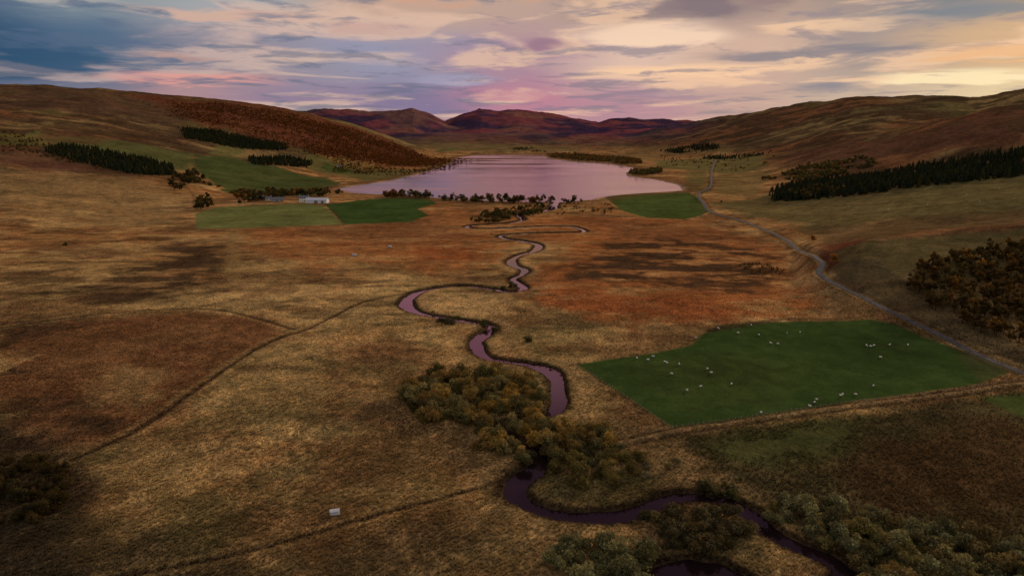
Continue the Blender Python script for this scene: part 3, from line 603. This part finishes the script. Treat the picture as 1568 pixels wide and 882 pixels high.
# ---------------- sky ----------------
W=bpy.data.worlds.new("World");S.world=W;W.use_nodes=True;t=NT(W.node_tree);t.n.clear()
SAZ,SEL=math.radians(42),math.radians(16)
sky=t.new('ShaderNodeTexSky',sky_type='NISHITA');sky.sun_disc=False;sky.sun_elevation=SEL;sky.sun_rotation=SAZ
gen=t.new('ShaderNodeTexCoord').outputs['Generated'];sep=t.new('ShaderNodeSeparateXYZ');t.put(sep.inputs[0],gen)
az=t.m('MULTIPLY',t.m('ARCTAN2',sep.outputs[0],sep.outputs[1]),57.2958);el=t.m('MULTIPLY',t.m('ARCSINE',sep.outputs[2]),57.2958)
def vec(a,b_,c):
    n=t.new('ShaderNodeCombineXYZ');t.put(n.inputs[0],a);t.put(n.inputs[1],b_);t.put(n.inputs[2],c);return n.outputs[0]
elc=t.m('MAXIMUM',el,-2.)
lon=t.m('MULTIPLY',az,.062);lat=t.m('MULTIPLY',t.m('LOGARITHM',t.m('ADD',elc,5.),2.718),4.2)
cv=vec(lon,lat,0.0);cv2=vec(lon,lat,7.7)
n1=t.noise(cv,1.25,7,.55,.5);n2=t.noise(cv2,2.8,7,.58,.4);n3=t.noise(vec(lon,lat,3.3),.9,3,.5)
azw=t.m('ADD',az,t.m('MULTIPLY',t.m('SUBTRACT',n3,.5),10.));elw=t.m('ADD',elc,t.m('MULTIPLY',t.m('SUBTRACT',n2,.5),2.2))
def lin(c): return tuple(((x/255+.055)/1.055)**2.4 if x>10 else x/3295 for x in c)
def uaz(u): return math.degrees(math.atan((u-784)/F/cp))
def vel(v,u=784): return math.degrees(math.atan((198-v)/F*math.cos(math.radians(uaz(u)))/cp))
def ramp(stops):
    n=t.new('ShaderNodeValToRGB');t.put(n.inputs[0],t.mr(azw,-45,45,0,1));r=n.color_ramp;r.interpolation='EASE'
    while len(r.elements)<len(stops): r.elements.new(.5)
    for e,(u,c) in zip(r.elements,stops): e.position=(uaz(u)+45)/90;e.color=lin(c)+(1,)
    return n.outputs[0]
low=ramp([(0,(86,100,126)),(200,(122,118,136)),(330,(176,138,142)),(500,(146,126,150)),(650,(132,118,150)),(800,(188,128,148)),(950,(182,138,150)),(1100,(196,160,150)),(1300,(196,172,152)),(1540,(226,202,160))])
mid=ramp([(0,(44,78,108)),(200,(82,106,132)),(400,(148,140,152)),(600,(150,148,170)),(800,(172,136,152)),(950,(222,188,170)),(1120,(210,175,155)),(1300,(164,146,140)),(1500,(208,170,132))])
top=ramp([(0,(84,108,130)),(200,(138,148,154)),(400,(168,168,170)),(600,(198,164,146)),(800,(190,160,146)),(1000,(144,124,124)),(1200,(176,150,136)),(1400,(114,122,132)),(1560,(162,130,103))])
c=t.mix(t.mr(elw,2.2,5.0,0,1,True),low,mid);c=t.mix(t.mr(elw,6.3,9.,0,1,True),c,top)
c=t.mix(t.mr(n1,.49,.60,0,.68,True),c,t.mix(t.mr(azw,-30,15,0,1),(.62,.45,.40),(.95,.60,.37)))
c=t.mix(t.mr(n2,.48,.36,0,.6,True),c,t.mix(t.mr(azw,-20,25,0,1),(.10,.14,.23),(.25,.21,.25)))
FE=[(60,95,170,28,(42,78,110),.9),(330,128,130,9,(225,155,145),1.1),(290,100,60,7,(190,150,140),.8),(420,45,190,8,(215,175,155),1.),(600,60,60,8,(200,160,150),.7),(700,12,190,14,(222,160,120),1.),(690,130,90,9,(165,160,185),.8),
 (810,82,50,14,(150,112,130),.8),(960,70,130,22,(250,215,185),1.1),(1050,115,180,8,(250,205,165),1.),(1040,22,60,20,(130,112,118),1.2),(1150,15,60,16,(150,125,125),1.1),(1250,90,200,8,(120,118,132),.9),(1430,125,130,9,(255,232,185),1.1),(1230,140,60,10,(125,125,140),1.),(1400,40,160,10,(110,122,135),.9),(1500,90,110,7,(235,180,130),1.),(1250,55,130,7,(235,195,160),.8),(780,150,110,10,(195,125,145),.5),(150,20,120,8,(190,180,175),.7),(1020,150,120,6,(150,125,148),.7)]
for u,v,su,sv,colr,st in FE:
    a0=uaz(u);e0=vel(v,u);sa=su/F*57.3*.8;se=sv/F*57.3
    g=t.m('ADD',t.m('POWER',t.m('ABSOLUTE',t.m('DIVIDE',t.m('SUBTRACT',azw,a0),sa)),2.),t.m('POWER',t.m('ABSOLUTE',t.m('DIVIDE',t.m('SUBTRACT',elw,e0),se)),2.))
    g=t.m('MULTIPLY',t.m('EXPONENT',t.m('MULTIPLY',g,-1.)),t.mr(n2,.3,.7,.4,1.45))
    c=t.mix(t.m('MULTIPLY',t.mr(g,.15,.8,0,1,True),min(st,1.)*.85),c,lin(colr))
frt=t.m('MULTIPLY',sep.outputs[1],1.)
band=t.mix(t.mr(n1,.35,.65,0,1),(.72,.34,.46),(.92,.50,.58))  # unseen pink band above the view, added to colour the loch reflection
c=t.mix(t.mr(el,11.2,14.,0,1,True),c,band)
dusk=t.mix(t.mr(n1,.35,.65,0,1),(.13,.08,.14),(.23,.14,.20))  # unseen dark purple sky, shaped to darken the river reflection
c=t.mix(t.mr(el,19.,27.,0,1,True),c,dusk)
over=t.mix(t.mr(n1,.35,.65,0,1),(.40,.385,.40),(.54,.50,.48))  # unseen sky overhead and behind, set brighter to light the ground
c=t.mix(t.m('MAXIMUM',t.mr(el,50.,64.,0,1,True),t.mr(frt,.15,-.15,0,1,True)),c,over)
b1=t.new('ShaderNodeBackground');t.put(b1.inputs[0],sky.outputs[0]);b1.inputs[1].default_value=.06
b2=t.new('ShaderNodeBackground');t.put(b2.inputs[0],c);b2.inputs[1].default_value=1.
mx=t.new('ShaderNodeMixShader');mx.inputs[0].default_value=.97;t.l.new(b1.outputs[0],mx.inputs[1]);t.l.new(b2.outputs[0],mx.inputs[2])
out=t.new('ShaderNodeOutputWorld');t.l.new(mx.outputs[0],out.inputs[0])
try: W.cycles.sampling_method='MANUAL';W.cycles.sample_map_resolution=256
except Exception as ex: print(ex)
sl=bpy.data.lights.new('sun','SUN');sl.energy=2.6;sl.angle=math.radians(6);sl.color=(1,.76,.50);so=add('sun',sl)
d=Vector((math.sin(SAZ)*math.cos(SEL),math.cos(SAZ)*math.cos(SEL),math.sin(SEL)));so.rotation_euler=(-d).to_track_quat('-Z','Y').to_euler()
cam=bpy.data.cameras.new('camera');cam.sensor_width=36;cam.lens=18*F/784;cam.clip_end=40000;cam.clip_start=1;co=add('camera',cam);co.location=(0,0,HC);co.rotation_euler=(math.pi/2-pt,0,0);S.camera=co
S.view_settings.view_transform='Standard';S.view_settings.look='None';S.view_settings.exposure=0
print("done",time.time()-T0)
